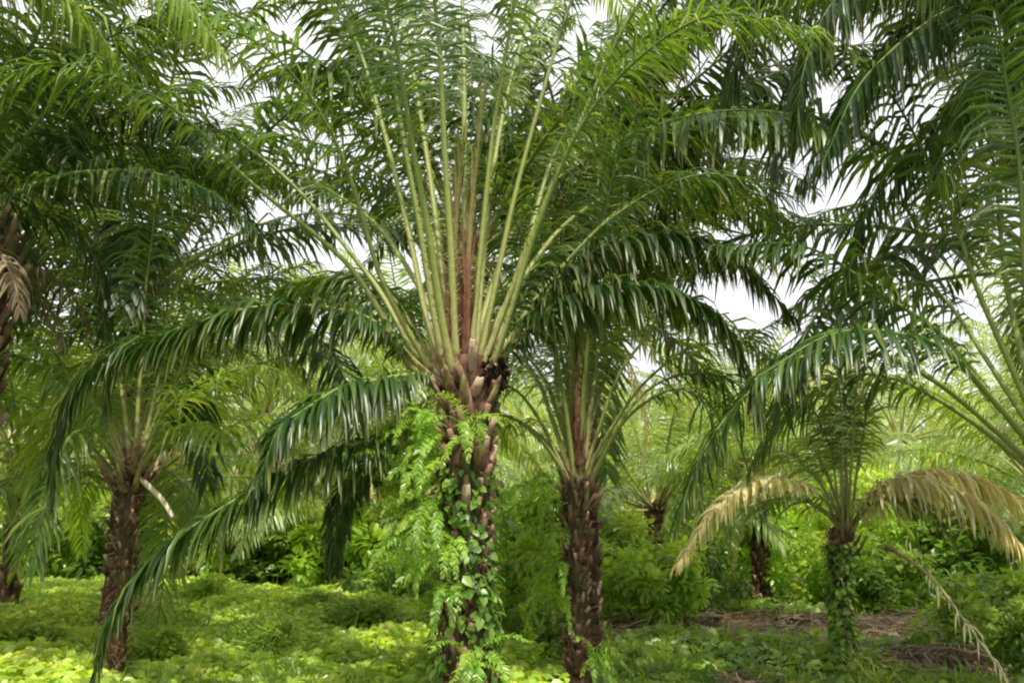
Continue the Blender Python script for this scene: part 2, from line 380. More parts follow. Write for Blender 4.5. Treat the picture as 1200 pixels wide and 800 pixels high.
def fill_crown(root, crown, n, elr, Lr, mats=(None, None), azs=None, r0=0.12, bendk=1.0, **kw):
    for i in range(n):
        az = azs(i) if azs else i * 2.39996 + rng.normal(0, 0.2)
        t = i / max(1, n - 1)
        el = elr[1] + (elr[0] - elr[1]) * t + rng.normal(0, 4)
        gen_frond(root, crown, az, el, (48 + 40 * t) * bendk * rng.uniform(0.8, 1.15), rng.uniform(*Lr), r0=r0 * (0.6 + 0.7 * t), mats=mats, **kw)

# ---- palm A: the big one -------------------------------------------------
YA = 9.3
pa = at(545, 800, YA)
A = palm_root(pa[0], YA, 'large fern-clad oil palm standing in front, with upright fan of fronds')
A['foot'] = (545, 440, YA)
trunk_geo(3.62 - A.location.z, 0.25, True, (0.02, 0), 1.5).obj('trunk', BARK, A)
def A_px(pts, **kw): return px_frond(A, pts, **kw)
DK = (LEAF_DK_SHADE, None)
big = dict(ll=0.74, lw=0.030, wb=0.095, spacing=0.034, leafy=0.40, ramp_in=0.5)
# upright fan, feet spread round the crown
fan = [
 ([(520, 425, 9.2), (483, 225, 9.1), (445, 0, 8.9), (400, -190, 8.3), (300, -300, 7.5)], LEAF_DK_SHADE),
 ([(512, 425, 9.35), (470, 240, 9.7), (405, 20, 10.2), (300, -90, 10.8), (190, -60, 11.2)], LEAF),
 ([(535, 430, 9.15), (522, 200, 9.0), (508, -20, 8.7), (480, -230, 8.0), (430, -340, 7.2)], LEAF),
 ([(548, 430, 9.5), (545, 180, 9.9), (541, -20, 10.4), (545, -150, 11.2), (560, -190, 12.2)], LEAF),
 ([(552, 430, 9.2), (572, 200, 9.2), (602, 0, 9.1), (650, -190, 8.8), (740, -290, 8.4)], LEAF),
 ([(560, 430, 9.3), (607, 215, 9.4), (670, 0, 9.6), (760, -130, 10.0), (880, -140, 10.5)], LEAF_DK_SHADE),
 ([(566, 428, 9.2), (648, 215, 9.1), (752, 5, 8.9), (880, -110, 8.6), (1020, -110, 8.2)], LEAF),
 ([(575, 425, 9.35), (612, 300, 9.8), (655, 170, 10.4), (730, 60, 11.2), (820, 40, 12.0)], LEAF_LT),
 ([(590, 410, 9.3), (640, 335, 9.3), (720, 255, 9.3), (830, 200, 9.2), (930, 230, 9.0)], LEAF_DK_SHADE),
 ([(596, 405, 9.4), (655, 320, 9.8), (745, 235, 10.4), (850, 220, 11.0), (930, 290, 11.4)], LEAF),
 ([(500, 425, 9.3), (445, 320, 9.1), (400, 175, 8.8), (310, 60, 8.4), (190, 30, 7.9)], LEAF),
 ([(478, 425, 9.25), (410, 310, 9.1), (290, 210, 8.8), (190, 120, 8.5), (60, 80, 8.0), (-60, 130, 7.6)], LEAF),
 ([(486, 415, 9.4), (430, 318, 9.6), (310, 190, 10.1), (180, 130, 10.6), (50, 170, 11.0)], LEAF_DK_SHADE),
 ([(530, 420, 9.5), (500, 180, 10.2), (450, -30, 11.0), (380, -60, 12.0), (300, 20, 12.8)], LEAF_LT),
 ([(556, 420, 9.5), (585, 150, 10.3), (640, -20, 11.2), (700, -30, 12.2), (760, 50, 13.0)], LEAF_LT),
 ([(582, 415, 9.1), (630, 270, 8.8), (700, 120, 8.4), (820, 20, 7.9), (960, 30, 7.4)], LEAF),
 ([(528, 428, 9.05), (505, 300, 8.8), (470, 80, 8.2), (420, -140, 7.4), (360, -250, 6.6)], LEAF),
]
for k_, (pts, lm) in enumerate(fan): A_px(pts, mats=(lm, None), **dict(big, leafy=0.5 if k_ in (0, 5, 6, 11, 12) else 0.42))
# arching and hanging fronds
low = dict(ll=0.66, lw=0.046, wb=0.08, spacing=0.019, droop=1.5)
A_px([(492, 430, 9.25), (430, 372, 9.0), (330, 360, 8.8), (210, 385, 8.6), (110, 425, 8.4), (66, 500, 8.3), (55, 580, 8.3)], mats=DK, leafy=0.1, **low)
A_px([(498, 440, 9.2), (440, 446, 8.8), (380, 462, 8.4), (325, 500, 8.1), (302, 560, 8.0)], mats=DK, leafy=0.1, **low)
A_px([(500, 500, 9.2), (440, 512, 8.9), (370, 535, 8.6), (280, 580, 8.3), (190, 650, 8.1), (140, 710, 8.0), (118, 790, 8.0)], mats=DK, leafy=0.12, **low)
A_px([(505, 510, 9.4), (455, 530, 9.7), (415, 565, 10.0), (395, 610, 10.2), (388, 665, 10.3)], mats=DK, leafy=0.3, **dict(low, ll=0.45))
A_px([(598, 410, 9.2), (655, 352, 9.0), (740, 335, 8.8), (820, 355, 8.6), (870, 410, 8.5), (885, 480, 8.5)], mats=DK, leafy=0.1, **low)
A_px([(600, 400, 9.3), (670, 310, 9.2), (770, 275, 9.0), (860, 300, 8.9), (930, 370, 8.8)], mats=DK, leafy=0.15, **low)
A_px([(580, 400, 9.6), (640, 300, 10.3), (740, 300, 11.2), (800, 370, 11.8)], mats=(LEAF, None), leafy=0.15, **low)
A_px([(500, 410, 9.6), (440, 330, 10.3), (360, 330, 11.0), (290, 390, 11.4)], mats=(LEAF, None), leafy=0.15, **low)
ca = at(545, 430, YA)
for az in (70, 110, 140, 40):
    gen_frond(A, ca, R(az), 62, 70, 5.2, mats=(LEAF, None), **big)
spear(A, at(531, 420, 9.2), (-0.01, -0.02, 1), 2.2, 0.09)
spear(A, at(545, 425, 9.15), (0.03, -0.04, 1), 2.8, 0.05)

def leaf_stubs(root, crown, n, r, L0, azf=None):
    for i in range(n):
        az = azf(i) if azf else i * 2.4 + rng.normal(0, 0.2)
        g = Geo(); a = np.array([math.cos(az), math.sin(az), 0])
        b0 = np.asarray(crown) + a * r * 0.75 + np.array([0, 0, rng.uniform(-0.35, 0.0)])
        l = L0 * rng.uniform(0.6, 1.2)
        c, _ = spline([b0, b0 + a * l * 0.35 + np.array([0, 0, l * 0.45]), b0 + a * l * 0.6 + np.array([0, 0, l * 0.95])], 10)
        s = np.linspace(0, 1, 10); rad = 0.085 * (1 - 0.6 * s) * r / 0.34; rad[-1] = 0.004
        tube(g, c, rad, 0.0 + 0.055 * s, 0.5, 8, np.array([a[1], -a[0], 0.0]), 0.6)
        g.obj('leaf_base', PETIOLE, root, np.asarray(root.location))
leaf_stubs(A, at(545, 455, YA), 9, 0.26, 0.36)

def fruit(root, c, r, n=160):
    g = Geo()
    u = rng.normal(size=(n, 3)); u = nrm(u); P = np.asarray(c) + u * np.array([r * 0.75, r * 0.75, r])
    strips(g, P - u * 0.05, u + rng.normal(0, 0.15, (n, 3)), nrm(np.cross(u, rng.normal(size=(n, 3)))), np.full(n, 0.11), np.full(n, 0.06), np.zeros(n), rng.random(n), 2, 0.5)
    th = np.linspace(0, math.pi, 9); C = np.asarray(c) + np.stack([0 * th, 0 * th, -np.cos(th) * r * 0.95], 1)
    tube(g, C, np.sin(th) * r * 0.72 + 0.002, 0.5, 0.1, 10)
    g.obj('fruit_bunch', FRUIT, root, np.asarray(root.location))
fruit(A, at(577, 440, 9.2), 0.17)

# ---- palm B: behind and right of A ----------------------------------------
YB = 10.8
pb = at(676, 800, YB)
B = palm_root(pb[0], YB, 'slimmer oil palm with shaggy, mostly bare trunk just behind the large fern-clad palm')
B['foot'] = (680, 560, YB)
hB = at(680, 560, YB)[2] - B.location.z
trunk_geo(hB, 0.148, True, (0.02, 0), 1.4).obj('trunk', BARK, B)
bm = dict(ll=0.62, lw=0.030, wb=0.08, spacing=0.034)
for pts, lm in [
 ([(655, 545, 10.7), (625, 505, 10.6), (595, 487, 10.5), (560, 500, 10.4), (535, 560, 10.3)], LEAF),
 ([(656, 540, 10.8), (622, 478, 10.8), (588, 450, 10.8), (540, 445, 10.9), (480, 480, 11.0)], LEAF_LT),
 ([(662, 535, 10.9), (632, 452, 11.0), (598, 395, 11.3), (570, 310, 12), (500, 270, 12.6)], LEAF_LT),
 ([(670, 535, 10.7), (655, 430, 10.5), (632, 330, 10.2), (590, 230, 9.9), (540, 170, 9.6)], LEAF),
 ([(676, 530, 10.9), (668, 400, 11.2), (660, 280, 11.6), (660, 170, 12.2), (680, 120, 13)], LEAF_LT),
 ([(682, 530, 10.7), (688, 400, 10.5), (700, 280, 10.2), (730, 170, 9.9), (770, 110, 9.5)], LEAF),
 ([(692, 532, 10.8), (726, 440, 10.8), (772, 365, 10.8), (800, 260, 10.8), (870, 240, 10.7)], LEAF_LT),
 ([(697, 535, 10.7), (744, 462, 10.6), (800, 412, 10.4), (860, 400, 10.3), (920, 370, 10.1)], LEAF),
 ([(700, 540, 10.8), (745, 470, 10.8), (800, 440, 10.8), (860, 450, 10.9), (900, 500, 11)], LEAF_DK_SHADE),
 ([(702, 545, 10.7), (735, 490, 10.5), (790, 455, 10.2), (830, 480, 10.0), (845, 540, 9.9)], LEAF),
 ([(685, 530, 11.0), (710, 440, 11.6), (740, 370, 12.4), (780, 330, 13.2)], LEAF_LT),
 ([(672, 530, 11.0), (650, 440, 11.6), (650, 350, 12.4), (640, 300, 13.2)], LEAF_LT),
]: px_frond(B, pts, mats=(lm, None), leafy=0.46, ramp_in=0.35, **bm)
cb = at(680, 555, YB)
fill_crown(B, cb, 6, (45, 80), (3.4, 4.2), mats=(LEAF_LT, None), azs=lambda i: R(60 + 12 * i), leafy=0.28, **bm)
spear(B, at(679, 545, 10.7), (0.0, 0.0, 1), 2.0, 0.07)
leaf_stubs(B, at(680, 568, YB), 8, 0.17, 0.3)

# ---- palm C: left mid ground ------------------------------------------------
YC = 11.0
pc = at(134, 800, YC)
Cc = palm_root(pc[0], YC, 'thin-trunked oil palm in the bright ground cover, with a cut pale leaf stalk')
Cc['foot'] = (155, 540, YC)
hC = at(155, 540, YC)[2] - Cc.location.z
lean = at(155, 540, YC)[0] - pc[0]
trunk_geo(hC, 0.105, True, (lean, 0), 2.2).obj('trunk', BARK, Cc)
cm = dict(ll=0.6, lw=0.036, wb=0.07, spacing=0.036)
for pts, lm in [
 ([(172, 530, 11.7), (195, 480, 11.6), (235, 450, 11.4), (300, 430, 11.2), (360, 460, 11.0)], LEAF_LT),
 ([(175, 535, 11.7), (205, 505, 11.5), (240, 495, 11.2), (280, 520, 10.9)], LEAF_LT),
 ([(168, 525, 11.9), (185, 440, 12.0), (205, 350, 12.2), (240, 270, 12.4), (300, 220, 12.6)], LEAF_LT),
 ([(160, 520, 11.8), (165, 420, 11.8), (172, 320, 11.8), (190, 220, 11.7), (220, 150, 11.6)], LEAF),
 ([(150, 520, 11.8), (135, 420, 11.9), (110, 330, 12.1), (70, 260, 12.3), (20, 230, 12.5)], LEAF_LT),
 ([(140, 525, 11.7), (110, 470, 11.5), (60, 430, 11.3), (0, 420, 11.0), (-60, 450, 10.8)], LEAF),
 ([(135, 535, 11.7), (105, 505, 11.4), (75, 520, 11.1), (50, 600, 10.8), (45, 670, 10.7)], LEAF),
 ([(138, 530, 11.9), (115, 480, 12.2), (80, 470, 12.6), (50, 540, 13.0), (40, 620, 13.1)], LEAF_LT),
]: px_frond(Cc, [(a_, b_, c_ - 0.8) for a_, b_, c_ in pts], mats=(lm, None), leafy=0.22, droop=1.2, **cm)
fill_crown(Cc, at(155, 535, YC), 6, (35, 75), (3.2, 3.8), mats=(LEAF_LT, None), azs=lambda i: R(50 + 16 * i), leafy=0.25, **cm)
leaf_stubs(Cc, at(155, 550, YC), 14, 0.2, 0.4)
g = Geo(); c, _ = spline([at(166, 562, 10.95), at(188, 583, 10.75), at(203, 606, 10.65)], 14)
tube(g, c, np.linspace(0.036, 0.026, 14), np.linspace(0.7, 1, 14), 0.5, 9)
o = g.obj('cut_stalk', PETIOLE_DRY, Cc, np.asarray(Cc.location)); o['label'] = 'pale cut leaf stalk'

# ---- palm D: right edge -------------------------------------------------------
YD = 8.8
pd = at(1290, 800, YD)
D = palm_root(pd[0], YD, 'oil palm at the frame edge beside the dry-fronded young palm, long stalks arching inward')
D['foot'] = (1262, 565, YD)
hD = at(1290, 560, YD)[2] - D.location.z
trunk_geo(hD, 0.24, True, (0, 0), 1.4).obj('trunk', BARK, D)
dm = dict(ll=0.7, lw=0.040, wb=0.10, spacing=0.036)
for pts, lm in [
 ([(1234, 557, 8.7), (1120, 410, 8.6), (1040, 345, 8.5), (940, 290, 8.3), (830, 290, 8.1)], LEAF_DK_SHADE),
 ([(1234, 562, 8.7), (1100, 450, 8.6), (1000, 408, 8.5), (910, 430, 8.4), (840, 500, 8.3), (795, 615, 8.2)], LEAF_DK_SHADE),
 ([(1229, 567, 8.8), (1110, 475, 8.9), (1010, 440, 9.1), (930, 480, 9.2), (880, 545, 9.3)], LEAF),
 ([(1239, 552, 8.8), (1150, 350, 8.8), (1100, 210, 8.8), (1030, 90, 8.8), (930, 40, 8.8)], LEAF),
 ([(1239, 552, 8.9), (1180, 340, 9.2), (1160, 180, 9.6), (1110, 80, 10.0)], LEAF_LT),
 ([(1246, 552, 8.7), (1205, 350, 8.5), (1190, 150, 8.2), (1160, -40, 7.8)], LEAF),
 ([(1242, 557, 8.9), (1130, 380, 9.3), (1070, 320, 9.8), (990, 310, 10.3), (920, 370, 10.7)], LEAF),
 ([(1239, 560, 8.6), (1140, 440, 8.2), (1060, 390, 7.8), (970, 390, 7.4), (890, 440, 7.2)], LEAF_DK_SHADE),
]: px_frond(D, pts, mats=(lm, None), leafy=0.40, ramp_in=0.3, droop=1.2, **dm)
fill_crown(D, at(1265, 550, YD), 9, (25, 78), (4.4, 5.2), azs=lambda i: R(-70 + 15 * i), leafy=0.25, **dm)
leaf_stubs(D, at(1285, 560, YD), 10, 0.26, 0.4)

# ---- palm E: small with dry fronds ---------------------------------------------
YE = 13.6
pe = at(990, 770, YE)
E = palm_root(pe[0], YE, 'young oil palm with vine-wrapped trunk and two yellow dry fronds')
E['foot'] = (992, 622, YE)
hE = at(992, 620, YE)[2] - E.location.z
trunk_geo(hE, 0.115, True, (0, 0), 1.4).obj('trunk', BARK, E)
em = dict(ll=0.55, lw=0.036, wb=0.06, spacing=0.036)
for pts, mt in [
 ([(988, 605, 13.6), (985, 500, 13.6), (978, 400, 13.7), (960, 310, 13.8)], (LEAF, PETIOLE)),
 ([(994, 605, 13.5), (1000, 490, 13.4), (1012, 390, 13.2), (1040, 310, 13)], (LEAF_LT, PETIOLE)),
 ([(998, 605, 13.6), (1012, 510, 13.6), (1040, 430, 13.7), (1090, 380, 13.8)], (LEAF_LT, PETIOLE)),
 ([(984, 605, 13.7), (968, 510, 13.9), (930, 440, 14.1), (880, 410, 14.3)], (LEAF, PETIOLE)),
 ([(978, 612, 13.5), (950, 590, 13.2), (915, 585, 12.9), (880, 600, 12.6)], (LEAF, PETIOLE)),
 ([(1005, 612, 13.5), (1030, 585, 13.2), (1080, 590, 12.9), (1120, 640, 12.7)], (LEAF, PETIOLE)),
]: px_frond(E, pts, mats=mt, leafy=0.3, **em)
px_frond(E, [(980, 610, 13.6), (960, 580, 13.4), (905, 560, 13.1), (845, 590, 12.8), (795, 660, 12.6)], mats=(LEAF_DRY, PETIOLE_DRY), leafy=0.25, droop=1.6, label='yellow dry drooping frond', **dict(em, ll=0.5, lw=0.045))
px_frond(E, [(1004, 608, 13.6), (1030, 572, 13.4), (1085, 560, 13.0), (1150, 590, 12.7), (1205, 650, 12.4)], mats=(LEAF_DRY, PETIOLE_DRY), leafy=0.12, droop=1.6, label='bleached pale yellow dry frond', **dict(em, ll=0.8, lw=0.06, spacing=0.03))
px_frond(E, [(1004, 606, 13.7), (1040, 565, 13.7), (1100, 550, 13.6), (1170, 570, 13.4), (1230, 620, 13.2)], mats=(LEAF_DRY, PETIOLE_DRY), leafy=0.15, droop=1.6, label='bleached pale yellow dry frond', **dict(em, ll=0.75, lw=0.06, spacing=0.03))
fill_crown(E, at(992, 610, YE), 5, (40, 75), (2.6, 3.2), mats=(LEAF_LT, None), azs=lambda i: R(60 + 15 * i), leafy=0.28, **em)
leaf_stubs(E, at(992, 630, YE), 9, 0.15, 0.3)

# ---- palm G: left edge, dark crown ----------------------------------------------
YG = 10.0
pg = at(-85, 800, YG)
G = palm_root(pg[0], YG, 'tall oil palm at the frame edge with dark brown ragged crown base')
G['foot'] = (-80, 290, YG)
hG = at(-85, 290, YG)[2] - G.location.z
trunk_geo(hG, 0.33, True, (0.1, 0), 1.6).obj('trunk', BARK, G)
gm = dict(ll=0.72, lw=0.040, wb=0.09, spacing=0.038)
for pts, lm in [
 ([(-62, 270, 9.9), (50, 215, 9.7), (120, 200, 9.5), (220, 210, 9.2), (300, 270, 9.0)], LEAF_DK_SHADE),
 ([(-62, 260, 9.9), (40, 150, 9.8), (110, 60, 9.7), (210, 0, 9.5)], LEAF_DK_SHADE),
 ([(-62, 280, 10), (60, 250, 10.2), (110, 300, 10.4), (125, 400, 10.5), (120, 480, 10.5)], LEAF_DK_SHADE),
 ([(-62, 260, 10.1), (30, 120, 10.5), (120, 40, 11), (230, 40, 11.5), (320, 100, 12)], LEAF),
 ([(-62, 275, 10.1), (60, 190, 10.6), (170, 170, 11.2), (270, 220, 11.8), (320, 310, 12)], LEAF),
]: px_frond(G, pts, mats=(lm, None), leafy=0.2, droop=1.3, **gm)
fill_crown(G, at(-72, 280, YG), 12, (12, 75), (4.4, 5.2), azs=lambda i: R(-20 + 17 * i), leafy=0.22, **gm)
leaf_stubs(G, at(-72, 295, YG), 18, 0.42, 0.7)
g = Geo()                                           # hanging dead leaf skirt
cG = at(-72, 290, YG)
for az in (-30, 15, 60):
    a = R(az); c = arch(10, 85, 1.7, 1.0, 16, a) + cG + np.array([math.cos(a) * 0.3, math.sin(a) * 0.3, -0.05])
    lg = Geo(); frond_geo(c, np.array([math.cos(a), math.sin(a)]), lg, lg, 1.7, leafy=0.2, ll=0.4, lw=0.03, droop=1.6, wb=0.07)
    o = lg.obj('dead_frond', LEAF_BROWN, G, np.asarray(G.location))

# ---- palm K: tall, beyond the right edge, fronds hang into view --------------------
YK = 9.6
pk = at(1345, 800, YK)
K = palm_root(pk[0], YK, 'tallest oil palm beyond the frame edge, only its overhanging fronds showing above')
hK = at(1345, 60, YK)[2] - K.location.z
trunk_geo(hK, 0.33, False, (0, 0), 1.4).obj('trunk', BARK, K)
km = dict(ll=0.95, lw=0.042, wb=0.09, spacing=0.034)
for pts, lm in [
 ([(1330, 50, 9.5), (1230, -80, 9.2), (1100, -90, 8.9), (990, -10, 8.6), (945, 80, 8.5), (930, 160, 8.5)], LEAF_DK_SHADE),
 ([(1330, 60, 9.5), (1260, -30, 8.8), (1170, -60, 8.0), (1060, -40, 7.4)], LEAF),
 ([(1330, 70, 9.6), (1240, 0, 9.9), (1140, -10, 10.3), (1040, 50, 10.7), (985, 150, 10.9)], LEAF_DK_SHADE),
 ([(1330, 80, 9.5), (1260, 40, 9.2), (1180, 60, 8.9), (1120, 130, 8.7), (1090, 220, 8.6)], LEAF),
 ([(1330, 50, 9.6), (1250, -110, 10), (1120, -170, 10.5), (960, -140, 11), (850, -40, 11.5), (800, 60, 11.8)], LEAF),
 ([(1330, 90, 9.7), (1260, 90, 10.2), (1190, 160, 10.6), (1150, 260, 10.9)], LEAF_LT),
 ([(1330, 60, 9.8), (1180, -110, 10.4), (1020, -110, 11), (900, -20, 11.4), (850, 90, 11.6), (835, 220, 11.6)], LEAF_DK_SHADE),
 ([(1330, 60, 10.1), (1170, -60, 10.8), (1040, -40, 11.4), (950, 50, 11.8), (910, 170, 12), (905, 290, 12)], LEAF_DK_SHADE),
 ([(1330, 60, 10), (1200, -20, 10.4), (1080, 20, 10.8), (990, 110, 11.1), (940, 220, 11.2)], LEAF_DK_SHADE),
 ([(1330, 60, 9.9), (1160, -150, 10.2), (980, -160, 10.6), (840, -70, 11), (770, 40, 11.2), (745, 160, 11.2)], LEAF_DK_SHADE),
 ([(1330, 60, 9.4), (1230, 0, 9.0), (1120, 10, 8.6), (1020, 80, 8.3), (960, 190, 8.2)], LEAF_DK_SHADE),
 ([(1330, 60, 9.6), (1200, -60, 9.9), (1040, -60, 10.3), (900, 20, 10.6), (850, 130, 10.7), (835, 240, 10.7)], LEAF_DK_SHADE),
 ([(1330, 70, 9.5), (1230, 60, 9.5), (1120, 120, 9.5), (1030, 220, 9.5), (990, 330, 9.5)], LEAF_DK_SHADE),
]: px_frond(K, pts, mats=(lm, None), leafy=0.2, droop=2.2, **km)
fill_crown(K, at(1345, 60, YK), 8, (10, 75), (4.6, 5.4), azs=lambda i: R(60 + 30 * i), leafy=0.22, k=3, droop=1.6, ll=0.9, lw=0.042, wb=0.09)

# ---- palm J: tall, beyond the left edge, fronds hang in at the top ------------------
YJ = 8.4
pj = at(-230, 800, YJ)
J = palm_root(pj[0], YJ, 'tall oil palm outside the frame, pale leaflets dangling into the upper corner')
hJ = at(-230, 0, YJ)[2] - J.location.z
trunk_geo(hJ, 0.33, False, (0, 0), 1.4).obj('trunk', BARK, J)
for pts, lm in [
 ([(-215, -10, 8.3), (-100, -110, 8.1), (40, -120, 7.9), (170, -50, 7.7), (260, 50, 7.6)], LEAF_LT),
 ([(-215, 0, 8.4), (-110, -70, 8.6), (0, -50, 8.8), (100, 20, 9.0), (160, 110, 9.1)], LEAF_LT),
 ([(-215, 10, 8.4), (-120, -20, 8.9), (-20, 20, 9.4), (50, 90, 9.8)], LEAF),
 ([(-215, -20, 8.4), (-80, -180, 8.8), (120, -220, 9.3), (320, -140, 9.8), (440, 0, 10.2)], LEAF_LT),
]: px_frond(J, pts, mats=(lm, None), leafy=0.2, droop=2.0, **km)
fill_crown(J, at(-230, 0, YJ), 6, (10, 75), (4.6, 5.2), azs=lambda i: R(100 + 30 * i), leafy=0.22, droop=1.5, ll=0.85, lw=0.042, wb=0.09)

# ------------------------------------------------------------------ background palms (copies of a few frond and trunk meshes)
def variants(lm, n=9, els=(8, 82), L_=5.0, k=2):
    out = []
    for i in range(n):
        el = els[1] + (els[0] - els[1]) * i / (n - 1)
        g = Geo(); c = arch(el, 45 + 42 * i / (n - 1), L_, 1.5, 26, 0, rng.normal(0, 0.15))
        frond_geo(c, np.array([1.0, 0.0]), g, g, L_, leafy=0.2, ll=0.85, lw=0.055, spacing=0.05, droop=1.3, wb=0.1, k=k, fold=0, seg=5, lmat=0, smat=1, lean=rng.normal(0, 0.2))
        out.append(g.mesh('frond', [lm, PETIOLE]))
    return out
V_MID = variants(LEAF); V_DK = variants(LEAF_DK_SHADE); V_LT = variants(LEAF_LT); V_FAR = variants(LEAF_FAR_HAZE, k=2)
V_DRY = []
for i in range(3):
    g = Geo(); c = arch(5 - 20 * i, 70, 3.6, 1.0, 22, 0, 0.1)
    frond_geo(c, np.array([1.0, 0.0]), g, g, 3.6, leafy=0.2, ll=0.6, lw=0.045, spacing=0.055, droop=2.0, wb=0.09, k=2, fold=0, seg=5)
    V_DRY.append(g.mesh('dead_frond', [LEAF_DRY if i else LEAF_BROWN]))
TR = [[trunk_geo(hh, 0.24, False).mesh('trunk', BARK) for _ in range(3)] for hh in (2.6, 5.6)]

def bg_palm(x, y, h, sc_, var, label, group, nf=24, ndry=3, lo=None):
    root = palm_root(x, y, label, group)
    root.rotation_euler.z = rng.uniform(0, 6.28)
    t = bpy.data.objects.new('trunk', TR[int(h > 4)][int(rng.integers(3))]); col.objects.link(t); t.parent = root
    t.scale = (1, 1, h / (5.6 if h > 4 else 2.6))
    for i in range(nf):
        me = var[min(len(var) - 1, int(i / nf * (lo or len(var))))]
        f = bpy.data.objects.new('frond', me); col.objects.link(f); f.parent = root
        a = i * 2.39996 + rng.normal(0, 0.25)
        if lo and math.sin(root.rotation_euler.z + a) < -0.75: a += math.pi * 0.6      # leave a gap toward the front palm
        f.location = (0.16 * math.cos(a), 0.16 * math.sin(a), h - 0.05 - 0.15 * i / nf)
        f.rotation_euler = (rng.normal(0, 0.12), rng.normal(0, 0.08), a)
        s_ = sc_ * rng.uniform(0.85, 1.12); f.scale = (s_, s_, s_)
    for i in range(ndry):
        f = bpy.data.objects.new('dead_frond', V_DRY[i % 3]); col.objects.link(f); f.parent = root
        a = rng.uniform(0, 6.28); f.location = (0.18 * math.cos(a), 0.18 * math.sin(a), h - 0.3); f.rotation_euler = (0, 0, a)
        f.scale = (sc_ * 0.8,) * 3
    return root

g2 = 'oil palms in the rows behind'
def bpx(px, Y): return (px - 600) / F_PX * Y / 1.0 * (1 / (CP)) * 1.0 * 0 + at(px, 650, Y)[0]
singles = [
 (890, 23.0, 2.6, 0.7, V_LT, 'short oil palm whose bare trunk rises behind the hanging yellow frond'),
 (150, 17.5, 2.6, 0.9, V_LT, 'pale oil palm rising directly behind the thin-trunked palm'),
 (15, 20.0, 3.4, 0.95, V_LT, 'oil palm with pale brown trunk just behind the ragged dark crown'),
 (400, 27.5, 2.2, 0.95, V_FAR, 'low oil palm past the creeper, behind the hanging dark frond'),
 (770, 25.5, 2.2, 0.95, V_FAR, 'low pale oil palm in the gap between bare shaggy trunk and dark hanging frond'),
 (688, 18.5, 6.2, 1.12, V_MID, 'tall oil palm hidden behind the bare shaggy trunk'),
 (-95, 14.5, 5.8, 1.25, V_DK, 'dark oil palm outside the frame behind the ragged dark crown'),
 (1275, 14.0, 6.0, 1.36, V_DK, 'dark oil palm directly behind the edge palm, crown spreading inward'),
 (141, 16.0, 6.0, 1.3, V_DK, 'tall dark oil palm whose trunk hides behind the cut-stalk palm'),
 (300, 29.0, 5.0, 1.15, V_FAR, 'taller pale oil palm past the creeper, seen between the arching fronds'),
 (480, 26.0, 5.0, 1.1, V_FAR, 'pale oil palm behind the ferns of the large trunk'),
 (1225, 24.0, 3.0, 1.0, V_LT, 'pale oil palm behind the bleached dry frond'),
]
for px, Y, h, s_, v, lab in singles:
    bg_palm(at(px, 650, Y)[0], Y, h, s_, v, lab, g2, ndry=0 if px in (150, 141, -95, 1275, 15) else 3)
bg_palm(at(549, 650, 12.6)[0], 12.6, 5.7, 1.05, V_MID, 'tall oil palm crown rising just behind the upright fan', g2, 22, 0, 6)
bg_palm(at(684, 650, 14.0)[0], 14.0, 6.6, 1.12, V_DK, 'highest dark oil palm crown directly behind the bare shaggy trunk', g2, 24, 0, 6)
g3 = 'small distant oil palms closing the view'
for row, Y in enumerate((30.0, 38.0, 47.0)):
    nx = int(1.3 * Y / 9.4) + 1
    for i in range(nx):
        x = (i - (nx - 1) / 2 + 0.5 * (row % 2) - 0.25) * 9.4 + rng.normal(0, 0.9)
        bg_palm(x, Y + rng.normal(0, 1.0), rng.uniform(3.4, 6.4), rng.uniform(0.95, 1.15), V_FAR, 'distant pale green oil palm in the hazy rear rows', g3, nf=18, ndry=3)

# ------------------------------------------------------------------ leaf scatter helpers
LEAFV = np.array([[0, -0.12, 0], [0.5, 0.25, 0.10], [0.36, 0.68, 0.07], [0, 1.0, -0.12], [-0.36, 0.68, 0.07], [-0.5, 0.25, 0.10], [0, 0.3, 0], [0, 0.65, 0]])
LEAFQ = np.array([[0, 1, 2, 6], [6, 2, 3, 7], [0, 6, 4, 5], [6, 7, 3, 4]])
LEAFQ = np.array([[0, 1, 2, 7], [7, 2, 3, 3], [0, 7, 4, 5], [7, 3, 3, 4]])
LEAFV = LEAFV[[0, 1, 2, 3, 4, 5, 7]]
LEAFQ = np.array([[0, 1, 2, 6], [6, 2, 3, 4], [0, 6, 4, 5]])
def leaves(geo, P, Dn, Nn, size, var, aspect=0.8, mat=0):
    """ovate leaves: P base, Dn along, Nn face normal"""
    n = len(P); d = nrm(Dn); sd = nrm(np.cross(d, Nn)); up = np.cross(sd, d)
    V = P[:, None] + (size[:, None, None]) * (LEAFV[None, :, 0:1] * aspect * sd[:, None] + LEAFV[None, :, 1:2] * d[:, None] + LEAFV[None, :, 2:3] * up[:, None])
    k = len(LEAFV)
    q = (np.arange(n) * k)[:, None, None] + LEAFQ[None]
    geo.add(V, q, np.repeat(var, k), 0.5, mat)

